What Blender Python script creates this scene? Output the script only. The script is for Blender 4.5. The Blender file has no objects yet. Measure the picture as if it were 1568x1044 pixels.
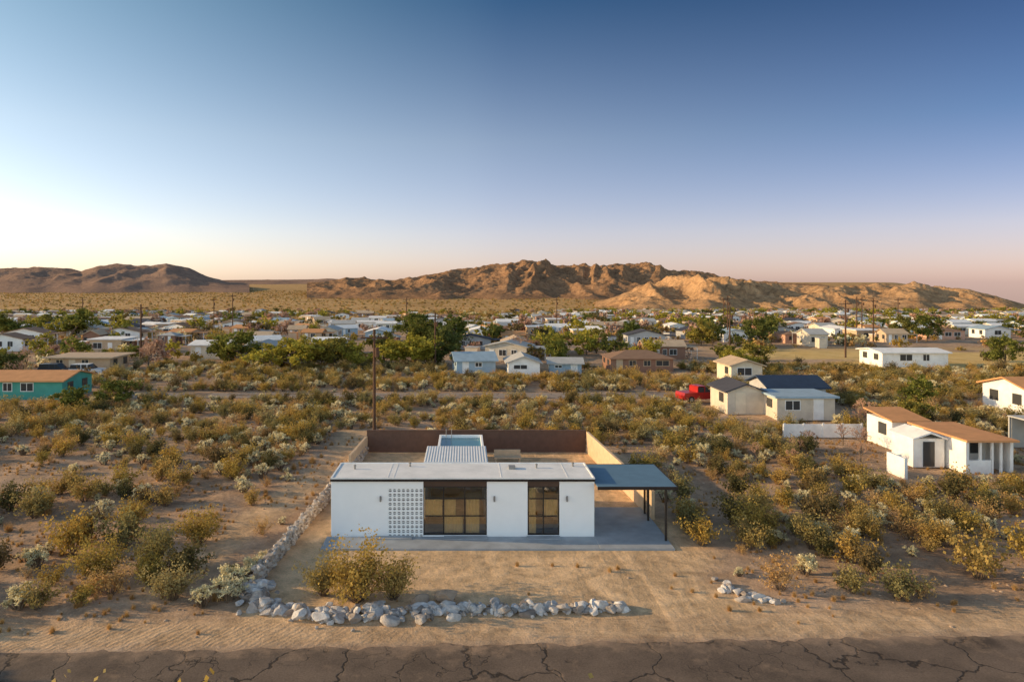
import bpy, bmesh, math, random
import numpy as np
from mathutils import Vector, noise
R = random.Random(7)
NR = np.random.default_rng(7)
scene = bpy.context.scene
CAMH = 13.0
SUN_EL, SUN_A = 14.5, 5.0

# ---------------------------------------------------------------- helpers
def ss(a, b, x):
    t = min(1.0, max(0.0, (x-a)/(b-a))); return t*t*(3-2*t)
def lerp(a, b, t): return a+(b-a)*t
def road_edge(x): return 24.45+0.034*x
def lot_left(y): return lerp(-9.1, -7.4, min(1, max(0, (y-30)/22.)))
def trail(y): return -11.6+0.07*(y-30)+1.1*math.sin(y*0.16)
def gz(x, y):
    z = 0.0
    if y > 150: z -= 0.03*(min(y, 700)-150)
    if y > 1800: z += 27*ss(1800, 5800, y)
    if y > 850:
        m = ss(0.62, 0.82, x/y); z -= m*(y-850)*0.055
    d = math.hypot(x, y-35)
    if d < 500:
        m = 1.0
        m *= ss(0.8, 3.5, y-road_edge(x)) if y > 18 else ss(0, 3, 16-y)
        if 24 < y < 58:
            m *= max(ss(0.3, 2.5, lot_left(y)-x), ss(12, 16, x)) if y < 56 else 1
        m *= 1-0.9*(1-ss(1.5, 4, abs(y-78)))
        n = noise.noise(Vector((x*0.12, y*0.12, 3.)))*0.28+noise.noise(Vector((x*0.45, y*0.45, 9.)))*0.14
        z += n*m*(1-ss(200, 500, d))
    return z

def newmat(name):
    m = bpy.data.materials.new(name); m.use_nodes = True
    nt = m.node_tree; b = nt.nodes['Principled BSDF']
    b.inputs['Specular IOR Level'].default_value = 0.25
    return m, nt, b
def noise_node(nt, vec, scale, detail=4, rough=0.55, dist=0.0):
    n = nt.nodes.new('ShaderNodeTexNoise'); n.inputs['Scale'].default_value = scale
    n.inputs['Detail'].default_value = detail; n.inputs['Roughness'].default_value = rough
    n.inputs['Distortion'].default_value = dist
    nt.links.new(vec, n.inputs['Vector']); return n.outputs['Fac']
def ramp(nt, fac, stops):
    r = nt.nodes.new('ShaderNodeValToRGB'); e = r.color_ramp.elements
    while len(e) < len(stops): e.new(0.5)
    for i, (p, c) in enumerate(stops):
        e[i].position = p
        e[i].color = (c, c, c, 1) if isinstance(c, (int, float)) else (*c, 1)
    nt.links.new(fac, r.inputs['Fac']); return r.outputs['Color']
def mixc(nt, fac, a, b, mode='MIX'):
    m = nt.nodes.new('ShaderNodeMix'); m.data_type = 'RGBA'; m.blend_type = mode
    for s, v in ((0, fac), (6, a), (7, b)):
        if isinstance(v, (int, float)): m.inputs[s].default_value = v
        elif isinstance(v, tuple): m.inputs[s].default_value = (*v, 1)
        else: nt.links.new(v, m.inputs[s])
    return m.outputs[2]
def bump(nt, b, h, strength, dist=0.05):
    n = nt.nodes.new('ShaderNodeBump'); n.inputs['Strength'].default_value = strength
    n.inputs['Distance'].default_value = dist
    nt.links.new(h, n.inputs['Height']); nt.links.new(n.outputs['Normal'], b.inputs['Normal'])
def math_n(nt, op, a, b=0.0, clamp=False):
    n = nt.nodes.new('ShaderNodeMath'); n.operation = op; n.use_clamp = clamp
    for i, v in enumerate((a, b)):
        if isinstance(v, (int, float)): n.inputs[i].default_value = v
        else: nt.links.new(v, n.inputs[i])
    return n.outputs[0]
def simple(name, col, rough=0.8, var=0.15, scale=2.0, metal=0.0, bmp=0.0, grime=0.0):
    m, nt, b = newmat(name)
    g = nt.nodes.new('ShaderNodeNewGeometry').outputs['Position']
    n = noise_node(nt, g, scale, 6, 0.6)
    dark = tuple(c*(1-var) for c in col); lite = tuple(min(1, c*(1+var)) for c in col)
    c = ramp(nt, n, [(0.3, dark), (0.7, lite)])
    if grime:
        sx = nt.nodes.new('ShaderNodeSeparateXYZ'); nt.links.new(g, sx.inputs[0])
        n2 = noise_node(nt, g, 1.2, 5, 0.6)
        f = math_n(nt, 'ADD', math_n(nt, 'MULTIPLY', sx.outputs[2], -2.2), 0.75)
        f3 = math_n(nt, 'MULTIPLY', math_n(nt, 'MULTIPLY', f, n2, True), grime, True)
        c = mixc(nt, f3, c, (0.40, 0.28, 0.17))
    nt.links.new(c, b.inputs['Base Color'])
    b.inputs['Roughness'].default_value = rough; b.inputs['Metallic'].default_value = metal
    if bmp: bump(nt, b, noise_node(nt, g, scale*12, 4), bmp, 0.01)
    return m

class MB:
    def __init__(s): s.v = []; s.f = []; s.m = []
    def add(s, vs, fs, mi=0):
        o = len(s.v); s.v += [tuple(v) for v in vs]; s.f += [tuple(i+o for i in f) for f in fs]; s.m += [mi]*len(fs)
    def box(s, x0, x1, y0, y1, z0, z1, mi=0):
        vs = [(x0, y0, z0), (x1, y0, z0), (x1, y1, z0), (x0, y1, z0), (x0, y0, z1), (x1, y0, z1), (x1, y1, z1), (x0, y1, z1)]
        s.add(vs, [(0, 3, 2, 1), (4, 5, 6, 7), (0, 1, 5, 4), (1, 2, 6, 5), (2, 3, 7, 6), (3, 0, 4, 7)], mi)
    def cyl(s, p0, p1, r0, r1, n=6, mi=0, cap=True):
        p0 = Vector(p0); p1 = Vector(p1); d = (p1-p0)
        if d.length < 1e-6: return
        d.normalize(); a = d.orthogonal().normalized(); b = d.cross(a)
        vs = []
        for p, r in ((p0, r0), (p1, r1)):
            for i in range(n):
                t = 2*math.pi*i/n; vs.append(p+a*(r*math.cos(t))+b*(r*math.sin(t)))
        fs = [(i, (i+1) % n, n+(i+1) % n, n+i) for i in range(n)]
        if cap: fs += [tuple(range(n-1, -1, -1)), tuple(range(n, 2*n))]
        s.add(vs, fs, mi)
    def prism(s, poly, axis, a, b, mi=0):
        n = len(poly)
        if axis == 'y': vs = [(u, a, z) for u, z in poly]+[(u, b, z) for u, z in poly]
        else: vs = [(a, u, z) for u, z in poly]+[(b, u, z) for u, z in poly]
        s.add(vs, [(i, (i+1) % n, n+(i+1) % n, n+i) for i in range(n)]+[tuple(range(n-1, -1, -1)), tuple(range(n, 2*n))], mi)
    def leaves(s, C, size, mi=0, asp=1.0, up=0.0):
        n = len(C)
        a = NR.normal(size=(n, 3)); a[:, 2] += up*2; a /= np.linalg.norm(a, axis=1)[:, None]
        b = np.cross(a, NR.normal(size=(n, 3))); b /= np.linalg.norm(b, axis=1)[:, None]
        sz = size*NR.uniform(0.6, 1.4, (n, 1))
        a = a*sz*asp; b = b*sz
        V = np.stack([C-a-b*0.5, C-a*0.2+b, C+a+b*0.3, C+a*0.3-b], axis=1).reshape(-1, 3)
        o = len(s.v); s.v += [tuple(v) for v in V.tolist()]
        s.f += [(o+4*i, o+4*i+1, o+4*i+2, o+4*i+3) for i in range(n)]; s.m += [mi]*n
    def mesh(s, name, mats, smooth=False, fix=True):
        me = bpy.data.meshes.new(name); me.from_pydata(s.v, [], s.f)
        for m in mats: me.materials.append(m)
        me.polygons.foreach_set('material_index', s.m)
        if smooth: me.polygons.foreach_set('use_smooth', [True]*len(s.f))
        if fix:
            bm = bmesh.new(); bm.from_mesh(me); bmesh.ops.recalc_face_normals(bm, faces=bm.faces); bm.to_mesh(me); bm.free()
        me.update(); return me
    def obj(s, name, mats, parent=None, loc=(0, 0, 0), rot=0, smooth=False, bevel=0, fix=True):
        o = bpy.data.objects.new(name, s.mesh(name, mats, smooth, fix)); scene.collection.objects.link(o)
        o.location = loc; o.rotation_euler = (0, 0, rot)
        if parent: o.parent = parent
        if bevel:
            md = o.modifiers.new('bevel', 'BEVEL'); md.width = bevel; md.segments = 2; md.limit_method = 'ANGLE'
        return o
def empty(name, loc=(0, 0, 0), rot=0):
    e = bpy.data.objects.new(name, None); scene.collection.objects.link(e); e.location = loc; e.rotation_euler = (0, 0, rot); e.empty_display_size = 0.5
    return e
def link(name, me, loc, rot=0, sc=1.0):
    o = bpy.data.objects.new(name, me); scene.collection.objects.link(o)
    o.location = loc; o.rotation_euler = (0, 0, rot); o.scale = (sc, sc, sc) if not isinstance(sc, tuple) else sc
    return o

# ---------------------------------------------------------------- materials
def foliage(name, cols, trans=0.35):
    m = bpy.data.materials.new(name); m.use_nodes = True; nt = m.node_tree; nt.nodes.clear()
    out = nt.nodes.new('ShaderNodeOutputMaterial')
    oi = nt.nodes.new('ShaderNodeObjectInfo').outputs['Random']
    tc = nt.nodes.new('ShaderNodeTexCoord').outputs['Object']
    n = noise_node(nt, tc, 3.0, 3)
    base = ramp(nt, oi, [(i/(len(cols)-1), c) for i, c in enumerate(cols)])
    sh = ramp(nt, n, [(0.3, 0.62), (0.7, 1.4)])
    c = mixc(nt, 1.0, base, sh, 'MULTIPLY')
    d = nt.nodes.new('ShaderNodeBsdfDiffuse'); t = nt.nodes.new('ShaderNodeBsdfTranslucent')
    nt.links.new(c, d.inputs['Color']); nt.links.new(c, t.inputs['Color'])
    mx = nt.nodes.new('ShaderNodeMixShader'); mx.inputs[0].default_value = trans
    nt.links.new(d.outputs[0], mx.inputs[1]); nt.links.new(t.outputs[0], mx.inputs[2]); nt.links.new(mx.outputs[0], out.inputs[0])
    return m
F_OLIVE = foliage('creosote_leaf', [(0.32, 0.25, 0.07), (0.48, 0.32, 0.08), (0.26, 0.23, 0.10), (0.52, 0.33, 0.09), (0.38, 0.33, 0.16)])
F_PALE = foliage('cholla_spines', [(0.78, 0.69, 0.42), (0.66, 0.58, 0.36), (0.80, 0.72, 0.48)])
F_DRY = foliage('dry_grass_blade', [(0.62, 0.40, 0.16), (0.50, 0.30, 0.12), (0.68, 0.47, 0.22)])
F_DARK = foliage('dark_leaf', [(0.13, 0.12, 0.05), (0.18, 0.145, 0.06), (0.21, 0.145, 0.07)])
F_TREE = foliage('tree_leaf', [(0.12, 0.145, 0.04), (0.22, 0.22, 0.05), (0.11, 0.125, 0.04), (0.32, 0.26, 0.06)])
F_YEL = foliage('mesquite_leaf', [(0.42, 0.36, 0.06), (0.34, 0.30, 0.06)])
F_TWIG = foliage('pinkish_twig', [(0.50, 0.31, 0.21), (0.40, 0.24, 0.17), (0.56, 0.37, 0.26)], 0.1)
WOOD = simple('shrub_wood', (0.17, 0.12, 0.08), 0.9, 0.3)

WHITE = simple('white_stucco', (0.92, 0.92, 0.92), 0.75, 0.02, 1.5, bmp=0.15, grime=0.25)
WHITE2 = simple('white_block_paint', (0.92, 0.92, 0.91), 0.7, 0.03, 3)
BLACKM = simple('bronze_metal', (0.035, 0.028, 0.024), 0.45, 0.2)
FASC = simple('dark_fascia', (0.03, 0.022, 0.02), 0.6, 0.2)
BROWNP = simple('brown_header_panel', (0.09, 0.055, 0.04), 0.6, 0.15)
CONC = simple('blue_grey_concrete', (0.34, 0.36, 0.38), 0.8, 0.16, 1.3, bmp=0.3)
BROWNW = simple('brown_block_wall', (0.13, 0.075, 0.055), 0.85, 0.12, 3)
TANW = simple('tan_block_wall', (0.62, 0.45, 0.29), 0.85, 0.12, 3)
CURT = simple('ochre_curtain', (0.82, 0.60, 0.27), 0.9, 0.1, 6)
SOFA = simple('sofa_fabric', (0.12, 0.07, 0.04), 0.9)
FLOORW = simple('wood_floor', (0.40, 0.25, 0.13), 0.5)
POLEW = simple('pole_wood', (0.10, 0.055, 0.035), 0.9, 0.3, 3)
CHROME = simple('light_fixture_metal', (0.25, 0.24, 0.23), 0.4, 0.1)
MORTAR = simple('rubble_mortar', (0.45, 0.38, 0.31), 0.95, 0.3, 4)

def roof_mat():
    m, nt, b = newmat('pale_membrane_roof')
    g = nt.nodes.new('ShaderNodeNewGeometry').outputs['Position']
    c = ramp(nt, noise_node(nt, g, 0.9, 6, 0.65), [(0.3, (0.72, 0.71, 0.69)), (0.65, (0.90, 0.88, 0.85))])
    c = mixc(nt, ramp(nt, noise_node(nt, g, 5, 4, 0.6), [(0.62, 0.0), (0.82, 0.4)]), c, (0.5, 0.42, 0.34))
    nt.links.new(c, b.inputs['Base Color']); b.inputs['Roughness'].default_value = 0.6
    return m
ROOFW = roof_mat()
CORR = simple('corrugated_roof_metal', (0.66, 0.68, 0.70), 0.45, 0.06, 2)
CPROOF = simple('blue_grey_metal_roof', (0.12, 0.21, 0.29), 0.55, 0.10, 1.5)
WATER = simple('pool_water', (0.06, 0.20, 0.26), 0.08, 0.1)

def glass_mat():
    m = bpy.data.materials.new('window_glass'); m.use_nodes = True; nt = m.node_tree; nt.nodes.clear()
    out = nt.nodes.new('ShaderNodeOutputMaterial'); t = nt.nodes.new('ShaderNodeBsdfTransparent'); g = nt.nodes.new('ShaderNodeBsdfGlossy')
    t.inputs[0].default_value = (0.85, 0.85, 0.82, 1); g.inputs['Roughness'].default_value = 0.01; g.inputs[0].default_value = (1, 1, 1, 1)
    f = nt.nodes.new('ShaderNodeFresnel'); f.inputs[0].default_value = 1.6
    a = math_n(nt, 'ADD', f.outputs[0], 0.14, True)
    mx = nt.nodes.new('ShaderNodeMixShader'); nt.links.new(a, mx.inputs[0]); nt.links.new(t.outputs[0], mx.inputs[1]); nt.links.new(g.outputs[0], mx.inputs[2]); nt.links.new(mx.outputs[0], out.inputs[0])
    return m
GLASS = glass_mat()
DGLASS, _nt, _b = newmat('dark_window_glass'); _b.inputs['Base Color'].default_value = (0.06, 0.06, 0.06, 1); _b.inputs['Roughness'].default_value = 0.08

def ground_mat():
    m, nt, b = newmat('desert_sand')
    g = nt.nodes.new('ShaderNodeNewGeometry').outputs['Position']
    at = nt.nodes.new('ShaderNodeVertexColor'); at.layer_name = 'zone'
    sp = nt.nodes.new('ShaderNodeSeparateColor'); nt.links.new(at.outputs[0], sp.inputs[0])
    yard, far, field = sp.outputs[0], sp.outputs[1], sp.outputs[2]
    sx = nt.nodes.new('ShaderNodeSeparateXYZ'); nt.links.new(g, sx.inputs[0])
    n1 = noise_node(nt, g, 0.11, 7, 0.6); n2 = noise_node(nt, g, 1.4, 8, 0.65); n3 = noise_node(nt, g, 12, 4, 0.7)
    c = ramp(nt, n1, [(0.3, (0.40, 0.255, 0.16)), (0.52, (0.53, 0.355, 0.23)), (0.72, (0.66, 0.46, 0.315))])
    c = mixc(nt, yard, c, (0.80, 0.54, 0.31))
    c = mixc(nt, 1.0, c, ramp(nt, n2, [(0.28, 0.62), (0.5, 1.0), (0.75, 1.14)]), 'MULTIPLY')
    c = mixc(nt, 1.0, c, ramp(nt, n3, [(0.3, 0.78), (0.7, 1.12)]), 'MULTIPLY')
    n4 = noise_node(nt, g, 0.45, 5, 0.7, 1.5)
    c = mixc(nt, 1.0, c, ramp(nt, n4, [(0.35, 0.74), (0.6, 1.05)]), 'MULTIPLY')
    vo = nt.nodes.new('ShaderNodeTexVoronoi'); vo.inputs['Scale'].default_value = 5.5; nt.links.new(g, vo.inputs['Vector'])
    pe = ramp(nt, vo.outputs['Distance'], [(0.10, 1.0), (0.16, 0.0)])
    pe = mixc(nt, 1.0, pe, ramp(nt, n2, [(0.5, 0.0), (0.62, 0.8)]), 'MULTIPLY')
    c = mixc(nt, pe, c, mixc(nt, vo.outputs['Color'], (0.24, 0.17, 0.12), (0.7, 0.6, 0.5)))
    mq = nt.nodes.new('ShaderNodeMapping'); mq.inputs['Scale'].default_value = (1.1, 0.14, 1); mq.inputs['Rotation'].default_value = (0, 0, 0.25); nt.links.new(g, mq.inputs[0])
    dr = noise_node(nt, mq.outputs[0], 1.0, 4, 0.55, 1.2)
    dm = ramp(nt, math_n(nt, 'DIVIDE', math_n(nt, 'ADD', sx.outputs[0], 5.0), 20.0, True), [(0.25, 0.1), (0.6, 1.0)])
    dm = math_n(nt, 'MULTIPLY', dm, yard)
    c = mixc(nt, dm, c, mixc(nt, 1.0, c, ramp(nt, dr, [(0.36, 0.84), (0.5, 1.0), (0.62, 1.1)]), 'MULTIPLY'))
    fl = ramp(nt, noise_node(nt, g, 0.25, 6, 0.65), [(0.3, (0.60, 0.39, 0.13)), (0.7, (0.80, 0.56, 0.24))])
    c = mixc(nt, field, c, fl)
    v2 = nt.nodes.new('ShaderNodeTexVoronoi'); v2.inputs['Scale'].default_value = 0.16; nt.links.new(g, v2.inputs['Vector'])
    fn = noise_node(nt, g, 0.012, 6, 0.65)
    fc = ramp(nt, fn, [(0.3, (0.40, 0.23, 0.085)), (0.55, (0.60, 0.36, 0.14)), (0.8, (0.70, 0.45, 0.21))])
    fc = mixc(nt, ramp(nt, v2.outputs['Distance'], [(0.25, 0.75), (0.5, 0.0)]), fc, (0.20, 0.13, 0.05))
    c = mixc(nt, far, c, fc)
    nt.links.new(c, b.inputs['Base Color']); b.inputs['Roughness'].default_value = 0.95; b.inputs['Specular IOR Level'].default_value = 0.1
    mp = nt.nodes.new('ShaderNodeMapping'); mp.inputs['Scale'].default_value = (0.12, 2.2, 1); mp.inputs['Rotation'].default_value = (0, 0, -0.034); nt.links.new(g, mp.inputs[0])
    rut = noise_node(nt, mp.outputs[0], 1.0, 5, 0.6)
    sh = math_n(nt, 'SUBTRACT', sx.outputs[1], math_n(nt, 'MULTIPLY', sx.outputs[0], 0.034))
    sh = ramp(nt, math_n(nt, 'DIVIDE', math_n(nt, 'SUBTRACT', sh, 24.3), 3.0, True), [(0.05, 0.0), (0.15, 1.0), (0.6, 1.0), (0.8, 0.0)])
    w = nt.nodes.new('ShaderNodeTexWave'); w.inputs['Scale'].default_value = 1.3; w.inputs['Distortion'].default_value = 7; w.inputs['Detail'].default_value = 4
    m3 = nt.nodes.new('ShaderNodeMapping'); m3.inputs['Rotation'].default_value = (0, 0, 0.6); nt.links.new(g, m3.inputs[0]); nt.links.new(m3.outputs[0], w.inputs['Vector'])
    left = ramp(nt, math_n(nt, 'DIVIDE', math_n(nt, 'ADD', sx.outputs[0], 30.0), 60.0, True), [(0.35, 1.0), (0.5, 0.0)])
    h = math_n(nt, 'ADD', math_n(nt, 'MULTIPLY', n2, 1.5), math_n(nt, 'MULTIPLY', n3, 0.35))
    h = math_n(nt, 'ADD', h, math_n(nt, 'MULTIPLY', math_n(nt, 'MULTIPLY', rut, sh), 1.6))
    h = math_n(nt, 'ADD', h, math_n(nt, 'MULTIPLY', math_n(nt, 'MULTIPLY', dr, dm), 0.7))
    h = math_n(nt, 'ADD', h, math_n(nt, 'MULTIPLY', math_n(nt, 'MULTIPLY', math_n(nt, 'MULTIPLY', w.outputs['Fac'], sh), left), 0.2))
    bump(nt, b, h, 0.7, 0.10)
    return m
GROUND = ground_mat()

def road_mat(name, base, sandf):
    m, nt, b = newmat(name)
    g = nt.nodes.new('ShaderNodeNewGeometry').outputs['Position']
    n1 = noise_node(nt, g, 0.5, 7, 0.6); n2 = noise_node(nt, g, 14, 5, 0.7)
    c = ramp(nt, n1, [(0.3, tuple(x*0.68 for x in base)), (0.7, tuple(x*1.3 for x in base))])
    c = mixc(nt, 1.0, c, ramp(nt, n2, [(0.3, 0.72), (0.7, 1.25)]), 'MULTIPLY')
    ad = nt.nodes.new('ShaderNodeVectorMath'); ad.operation = 'ADD'
    nz = nt.nodes.new('ShaderNodeTexNoise'); nz.inputs['Scale'].default_value = 1.2; nz.inputs['Detail'].default_value = 6; nt.links.new(g, nz.inputs['Vector'])
    scv = nt.nodes.new('ShaderNodeVectorMath'); scv.operation = 'SCALE'; scv.inputs['Scale'].default_value = 1.3; nt.links.new(nz.outputs['Color'], scv.inputs[0])
    nt.links.new(g, ad.inputs[0]); nt.links.new(scv.outputs[0], ad.inputs[1])
    cr = None
    for sc, wd in ((0.27, 0.009), (0.8, 0.011)):
        v = nt.nodes.new('ShaderNodeTexVoronoi'); v.feature = 'DISTANCE_TO_EDGE'; v.inputs['Scale'].default_value = sc; nt.links.new(ad.outputs[0], v.inputs['Vector'])
        k = ramp(nt, v.outputs['Distance'], [(wd*0.6, 1.0), (wd*1.6, 0.0)])
        if sc > 0.5: k = mixc(nt, 1.0, k, ramp(nt, noise_node(nt, g, 0.16, 3), [(0.5, 0.0), (0.58, 1.0)]), 'MULTIPLY')
        cr = k if cr is None else mixc(nt, 1.0, cr, k, 'LIGHTEN')
    c = mixc(nt, math_n(nt, 'MULTIPLY', cr, 0.85), c, (0.03, 0.023, 0.018))
    c = mixc(nt, ramp(nt, noise_node(nt, g, 0.22, 3), [(0.58, 0.0), (0.66, 0.7)]), c, (0.05, 0.037, 0.028))
    sx = nt.nodes.new('ShaderNodeSeparateXYZ'); nt.links.new(g, sx.inputs[0])
    ed = math_n(nt, 'SUBTRACT', sx.outputs[1], math_n(nt, 'MULTIPLY', sx.outputs[0], 0.034))
    ed = ramp(nt, math_n(nt, 'DIVIDE', math_n(nt, 'SUBTRACT', ed, 23.6), 0.9, True), [(0.0, 0.0), (1.0, 0.22)]) if sandf < .2 else 0.08
    sn = math_n(nt, 'ADD', noise_node(nt, g, 0.9, 7, 0.7), ed)
    sf = ramp(nt, sn, [(0.58-sandf*0.2, 0.0), (0.84, 0.75)])
    c = mixc(nt, sf, c, (0.46, 0.31, 0.20))
    nt.links.new(c, b.inputs['Base Color']); b.inputs['Roughness'].default_value = 0.85
    bump(nt, b, math_n(nt, 'SUBTRACT', n2, cr), 0.5, 0.02)
    return m
ROAD = road_mat('worn_asphalt', (0.165, 0.120, 0.088), 0.05)
DIRTROAD = road_mat('dusty_asphalt', (0.30, 0.26, 0.23), 0.5)

def rock_mat(name, a, bcol):
    m, nt, b = newmat(name)
    g = nt.nodes.new('ShaderNodeNewGeometry')
    c = ramp(nt, noise_node(nt, g.outputs['Position'], 3.5, 7, 0.65), [(0.3, a), (0.7, bcol)])
    c = mixc(nt, 1.0, c, ramp(nt, g.outputs['Random Per Island'], [(0.0, (0.42, 0.36, 0.32)), (0.35, (0.80, 0.75, 0.71)), (1.0, (1.08, 1.07, 1.06))]), 'MULTIPLY')
    nt.links.new(c, b.inputs['Base Color']); b.inputs['Roughness'].default_value = 0.9
    bump(nt, b, noise_node(nt, g.outputs['Position'], 14, 6, 0.7), 0.8, 0.06)
    return m
ROCK = rock_mat('pale_boulder_stone', (0.44, 0.41, 0.39), (0.80, 0.78, 0.76))
ROCKW = rock_mat('rubble_stone', (0.44, 0.38, 0.33), (0.74, 0.68, 0.61))
ROCKB = rock_mat('brown_boulder_stone', (0.34, 0.24, 0.17), (0.5, 0.37, 0.27))

def hill_mat(name, lo, hi, dark):
    m, nt, b = newmat(name)
    geo = nt.nodes.new('ShaderNodeNewGeometry'); g = geo.outputs['Position']
    c = ramp(nt, noise_node(nt, g, 0.012, 8, 0.7), [(0.3, lo), (0.7, hi)])
    k = ramp(nt, noise_node(nt, g, 0.10, 6, 0.75), [(0.45, 0.0), (0.62, 0.75)])
    c = mixc(nt, k, c, dark)
    nt.links.new(c, b.inputs['Base Color']); b.inputs['Roughness'].default_value = 1.0; b.inputs['Specular IOR Level'].default_value = 0.0
    bump(nt, b, noise_node(nt, g, 0.08, 8, 0.75), 1.0, 5.0)
    return m

# ---------------------------------------------------------------- ground
def axis_coords(a, b, step, lo, hi, gr):
    xs = list(np.arange(a, b+1e-6, step)); s = step; x = xs[-1]
    while x < hi: s *= gr; x += s; xs.append(x)
    s = step; x = xs[0]; pre = []
    while x > lo: s *= gr; x -= s; pre.append(x)
    return pre[::-1]+xs
XS = axis_coords(-26, 32, 0.45, -5200, 6500, 1.055)
YS = axis_coords(14, 60, 0.45, -1500, 6800, 1.045)
def build_ground():
    nx, ny = len(XS), len(YS); V = []; C = []
    for y in YS:
        for x in XS:
            V.append((x, y, gz(x, y)))
            yard = 0.0
            if 20 < y < 60:
                f = noise.noise(Vector((x*0.35, y*0.35, 1.)))*1.5
                yard = min(ss(-0.6, 1.2, x-lot_left(y)+f*0.4), ss(-1, 1.5, 11.8+f-x), ss(-0.3, 1.2, y-road_edge(x)-1.2), ss(0, 1, 54-y))
                yard = max(yard, 0.75*(1-ss(0.6, 1.8, abs(x-trail(y))))*ss(27, 29, y))
            if 8 < y < 70: yard = max(yard, 0.6*ss(0, 0.6, y-road_edge(x))*(1-ss(1.5, 2.8, y-road_edge(x))))
            far = ss(180, 420, math.hypot(x, y))
            fld = 0.0
            if 60 < y < 260 and x > 30:
                fld = ss(84, 90, y)*(1-ss(125, 140, y))*ss(44, 54, x)
                fld *= ss(-0.25, 0.1, noise.noise(Vector((x*0.05, y*0.12, 5.)))+0.2)
            C.append((yard, far, fld, 1.0))
    F = [(j*nx+i, j*nx+i+1, (j+1)*nx+i+1, (j+1)*nx+i) for j in range(ny-1) for i in range(nx-1)]
    me = bpy.data.meshes.new('ground'); me.from_pydata(V, [], F); me.materials.append(GROUND)
    me.polygons.foreach_set('use_smooth', [True]*len(F))
    ca = me.color_attributes.new('zone', 'FLOAT_COLOR', 'POINT'); ca.data.foreach_set('color', np.array(C, dtype=np.float32).ravel())
    o = bpy.data.objects.new('ground', me); scene.collection.objects.link(o)
build_ground()

def strip(name, mat, x0, x1, fy0, fy1, dz, step=0.4):
    xs = np.arange(x0, x1+1e-6, step); V = []; F = []; K = 7
    for x in xs:
        a, b = fy0(x), fy1(x)
        for k in range(K):
            y = lerp(a, b, k/(K-1)); V.append((x, y, gz(x, y)+dz))
    for i in range(len(xs)-1):
        for k in range(K-1):
            p = i*K+k; F.append((p, p+K, p+K+1, p+1))
    me = bpy.data.meshes.new(name); me.from_pydata(V, [], F); me.materials.append(mat)
    o = bpy.data.objects.new(name, me); scene.collection.objects.link(o); return o
def jit(x, s, a): return a*(noise.noise(Vector((x*0.9, s, 0.)))+0.5*noise.noise(Vector((x*3.1, s, 4.))))
strip('road', ROAD, -160, 160, lambda x: road_edge(x)-7.4+jit(x, 3, .25), lambda x: road_edge(x)+jit(x, 8, .3), 0.008, .25)
strip('side_street', DIRTROAD, -120, 24, lambda x: 76.3+jit(x, 1, .5), lambda x: 79.9+jit(x, 6, .5), 0.05, 0.8)

# ---------------------------------------------------------------- hills
def interp(p, x):
    if x <= p[0][0]: return p[0][1]
    for (a, ya), (b, yb) in zip(p, p[1:]):
        if x <= b: return lerp(ya, yb, (x-a)/(b-a))
    return p[-1][1]
def hills(name, mat, prof, front, ridge, back, step, L, seed, amp, rowsf=70, rowsb=14, sky=0.05, foot=0.12):
    # prof: (bearing, skyline elevation) pairs, tangents in thousandths, converted from image pixel coordinates
    b0, b1 = prof[0][0], prof[-1][0]; cols = np.arange(b0, b1+step, step); V = []; nr = rowsf+rowsb
    for u in cols:
        tanb = (u)/1000.0; e = interp(prof, u)/1000.0
        rd = ridge*(1+0.06*noise.noise(Vector((u*0.012, seed, 2.))))
        fr = front*(1+foot*noise.noise(Vector((u*0.018, seed, 7.))))
        X1 = tanb*rd; zr = CAMH+e*rd; H = zr-(gz(X1, rd)-1.5)
        for r in range(nr):
            t = r/(rowsf-1) if r < rowsf else 1+(r-rowsf+1)/rowsb
            Y = lerp(fr, rd, t) if t <= 1 else lerp(rd, back, t-1)
            X = tanb*Y; g0 = gz(X, Y)-1.5
            env = (1-(1-t)**1.7)*0.55+0.45*ss(0, 1, t) if t <= 1 else 1-ss(0, 1, t-1)
            wx = noise.noise(Vector((X/L*0.5, Y/L*0.5, seed)))*0.8
            a = noise.noise(Vector((X/L+wx, Y/(2.3*L), seed+1))); rg = 1-min(1, abs(a)*2.6)
            a2 = noise.noise(Vector((X/L*2.7+wx*2, Y/(1.3*L), seed+5))); rg2 = 1-min(1, abs(a2)*2.6)
            n3 = noise.fractal(Vector((X/L*6, Y/L*6, seed+9)), 0.9, 2.1, 4)
            big = noise.noise(Vector((X/L*0.35, Y/L*0.45, seed+3)))
            k = (rg-0.55)*amp+(rg2-0.5)*amp*0.5+n3*amp*0.16+big*amp*0.9
            fade = lerp(1.0, sky, ss(0.55, 1.0, t)) if t <= 1 else sky+(1-sky)*0.3
            V.append((X, Y, g0+max(0, H*env*(1+k*fade)+H*0.05*n3*env)))
    n = len(cols); F = [(i*nr+r, (i+1)*nr+r, (i+1)*nr+r+1, i*nr+r+1) for i in range(n-1) for r in range(nr-1)]
    me = bpy.data.meshes.new(name); me.from_pydata(V, [], F); me.materials.append(mat)
    me.polygons.foreach_set('use_smooth', [True]*len(F))
    o = bpy.data.objects.new(name, me); scene.collection.objects.link(o)
HM1 = hill_mat('hill_rock_gold', (0.52, 0.30, 0.15), (0.66, 0.41, 0.22), (0.28, 0.16, 0.085))
HM2 = hill_mat('hill_rock_brown', (0.30, 0.17, 0.095), (0.46, 0.27, 0.15), (0.15, 0.09, 0.055))
HM3 = hill_mat('hill_rock_far', (0.30, 0.20, 0.15), (0.40, 0.26, 0.19), (0.21, 0.145, 0.11))
def P(l): return [((x-710)/1.045, (432-y)/1.045) for x, y in l]
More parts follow.
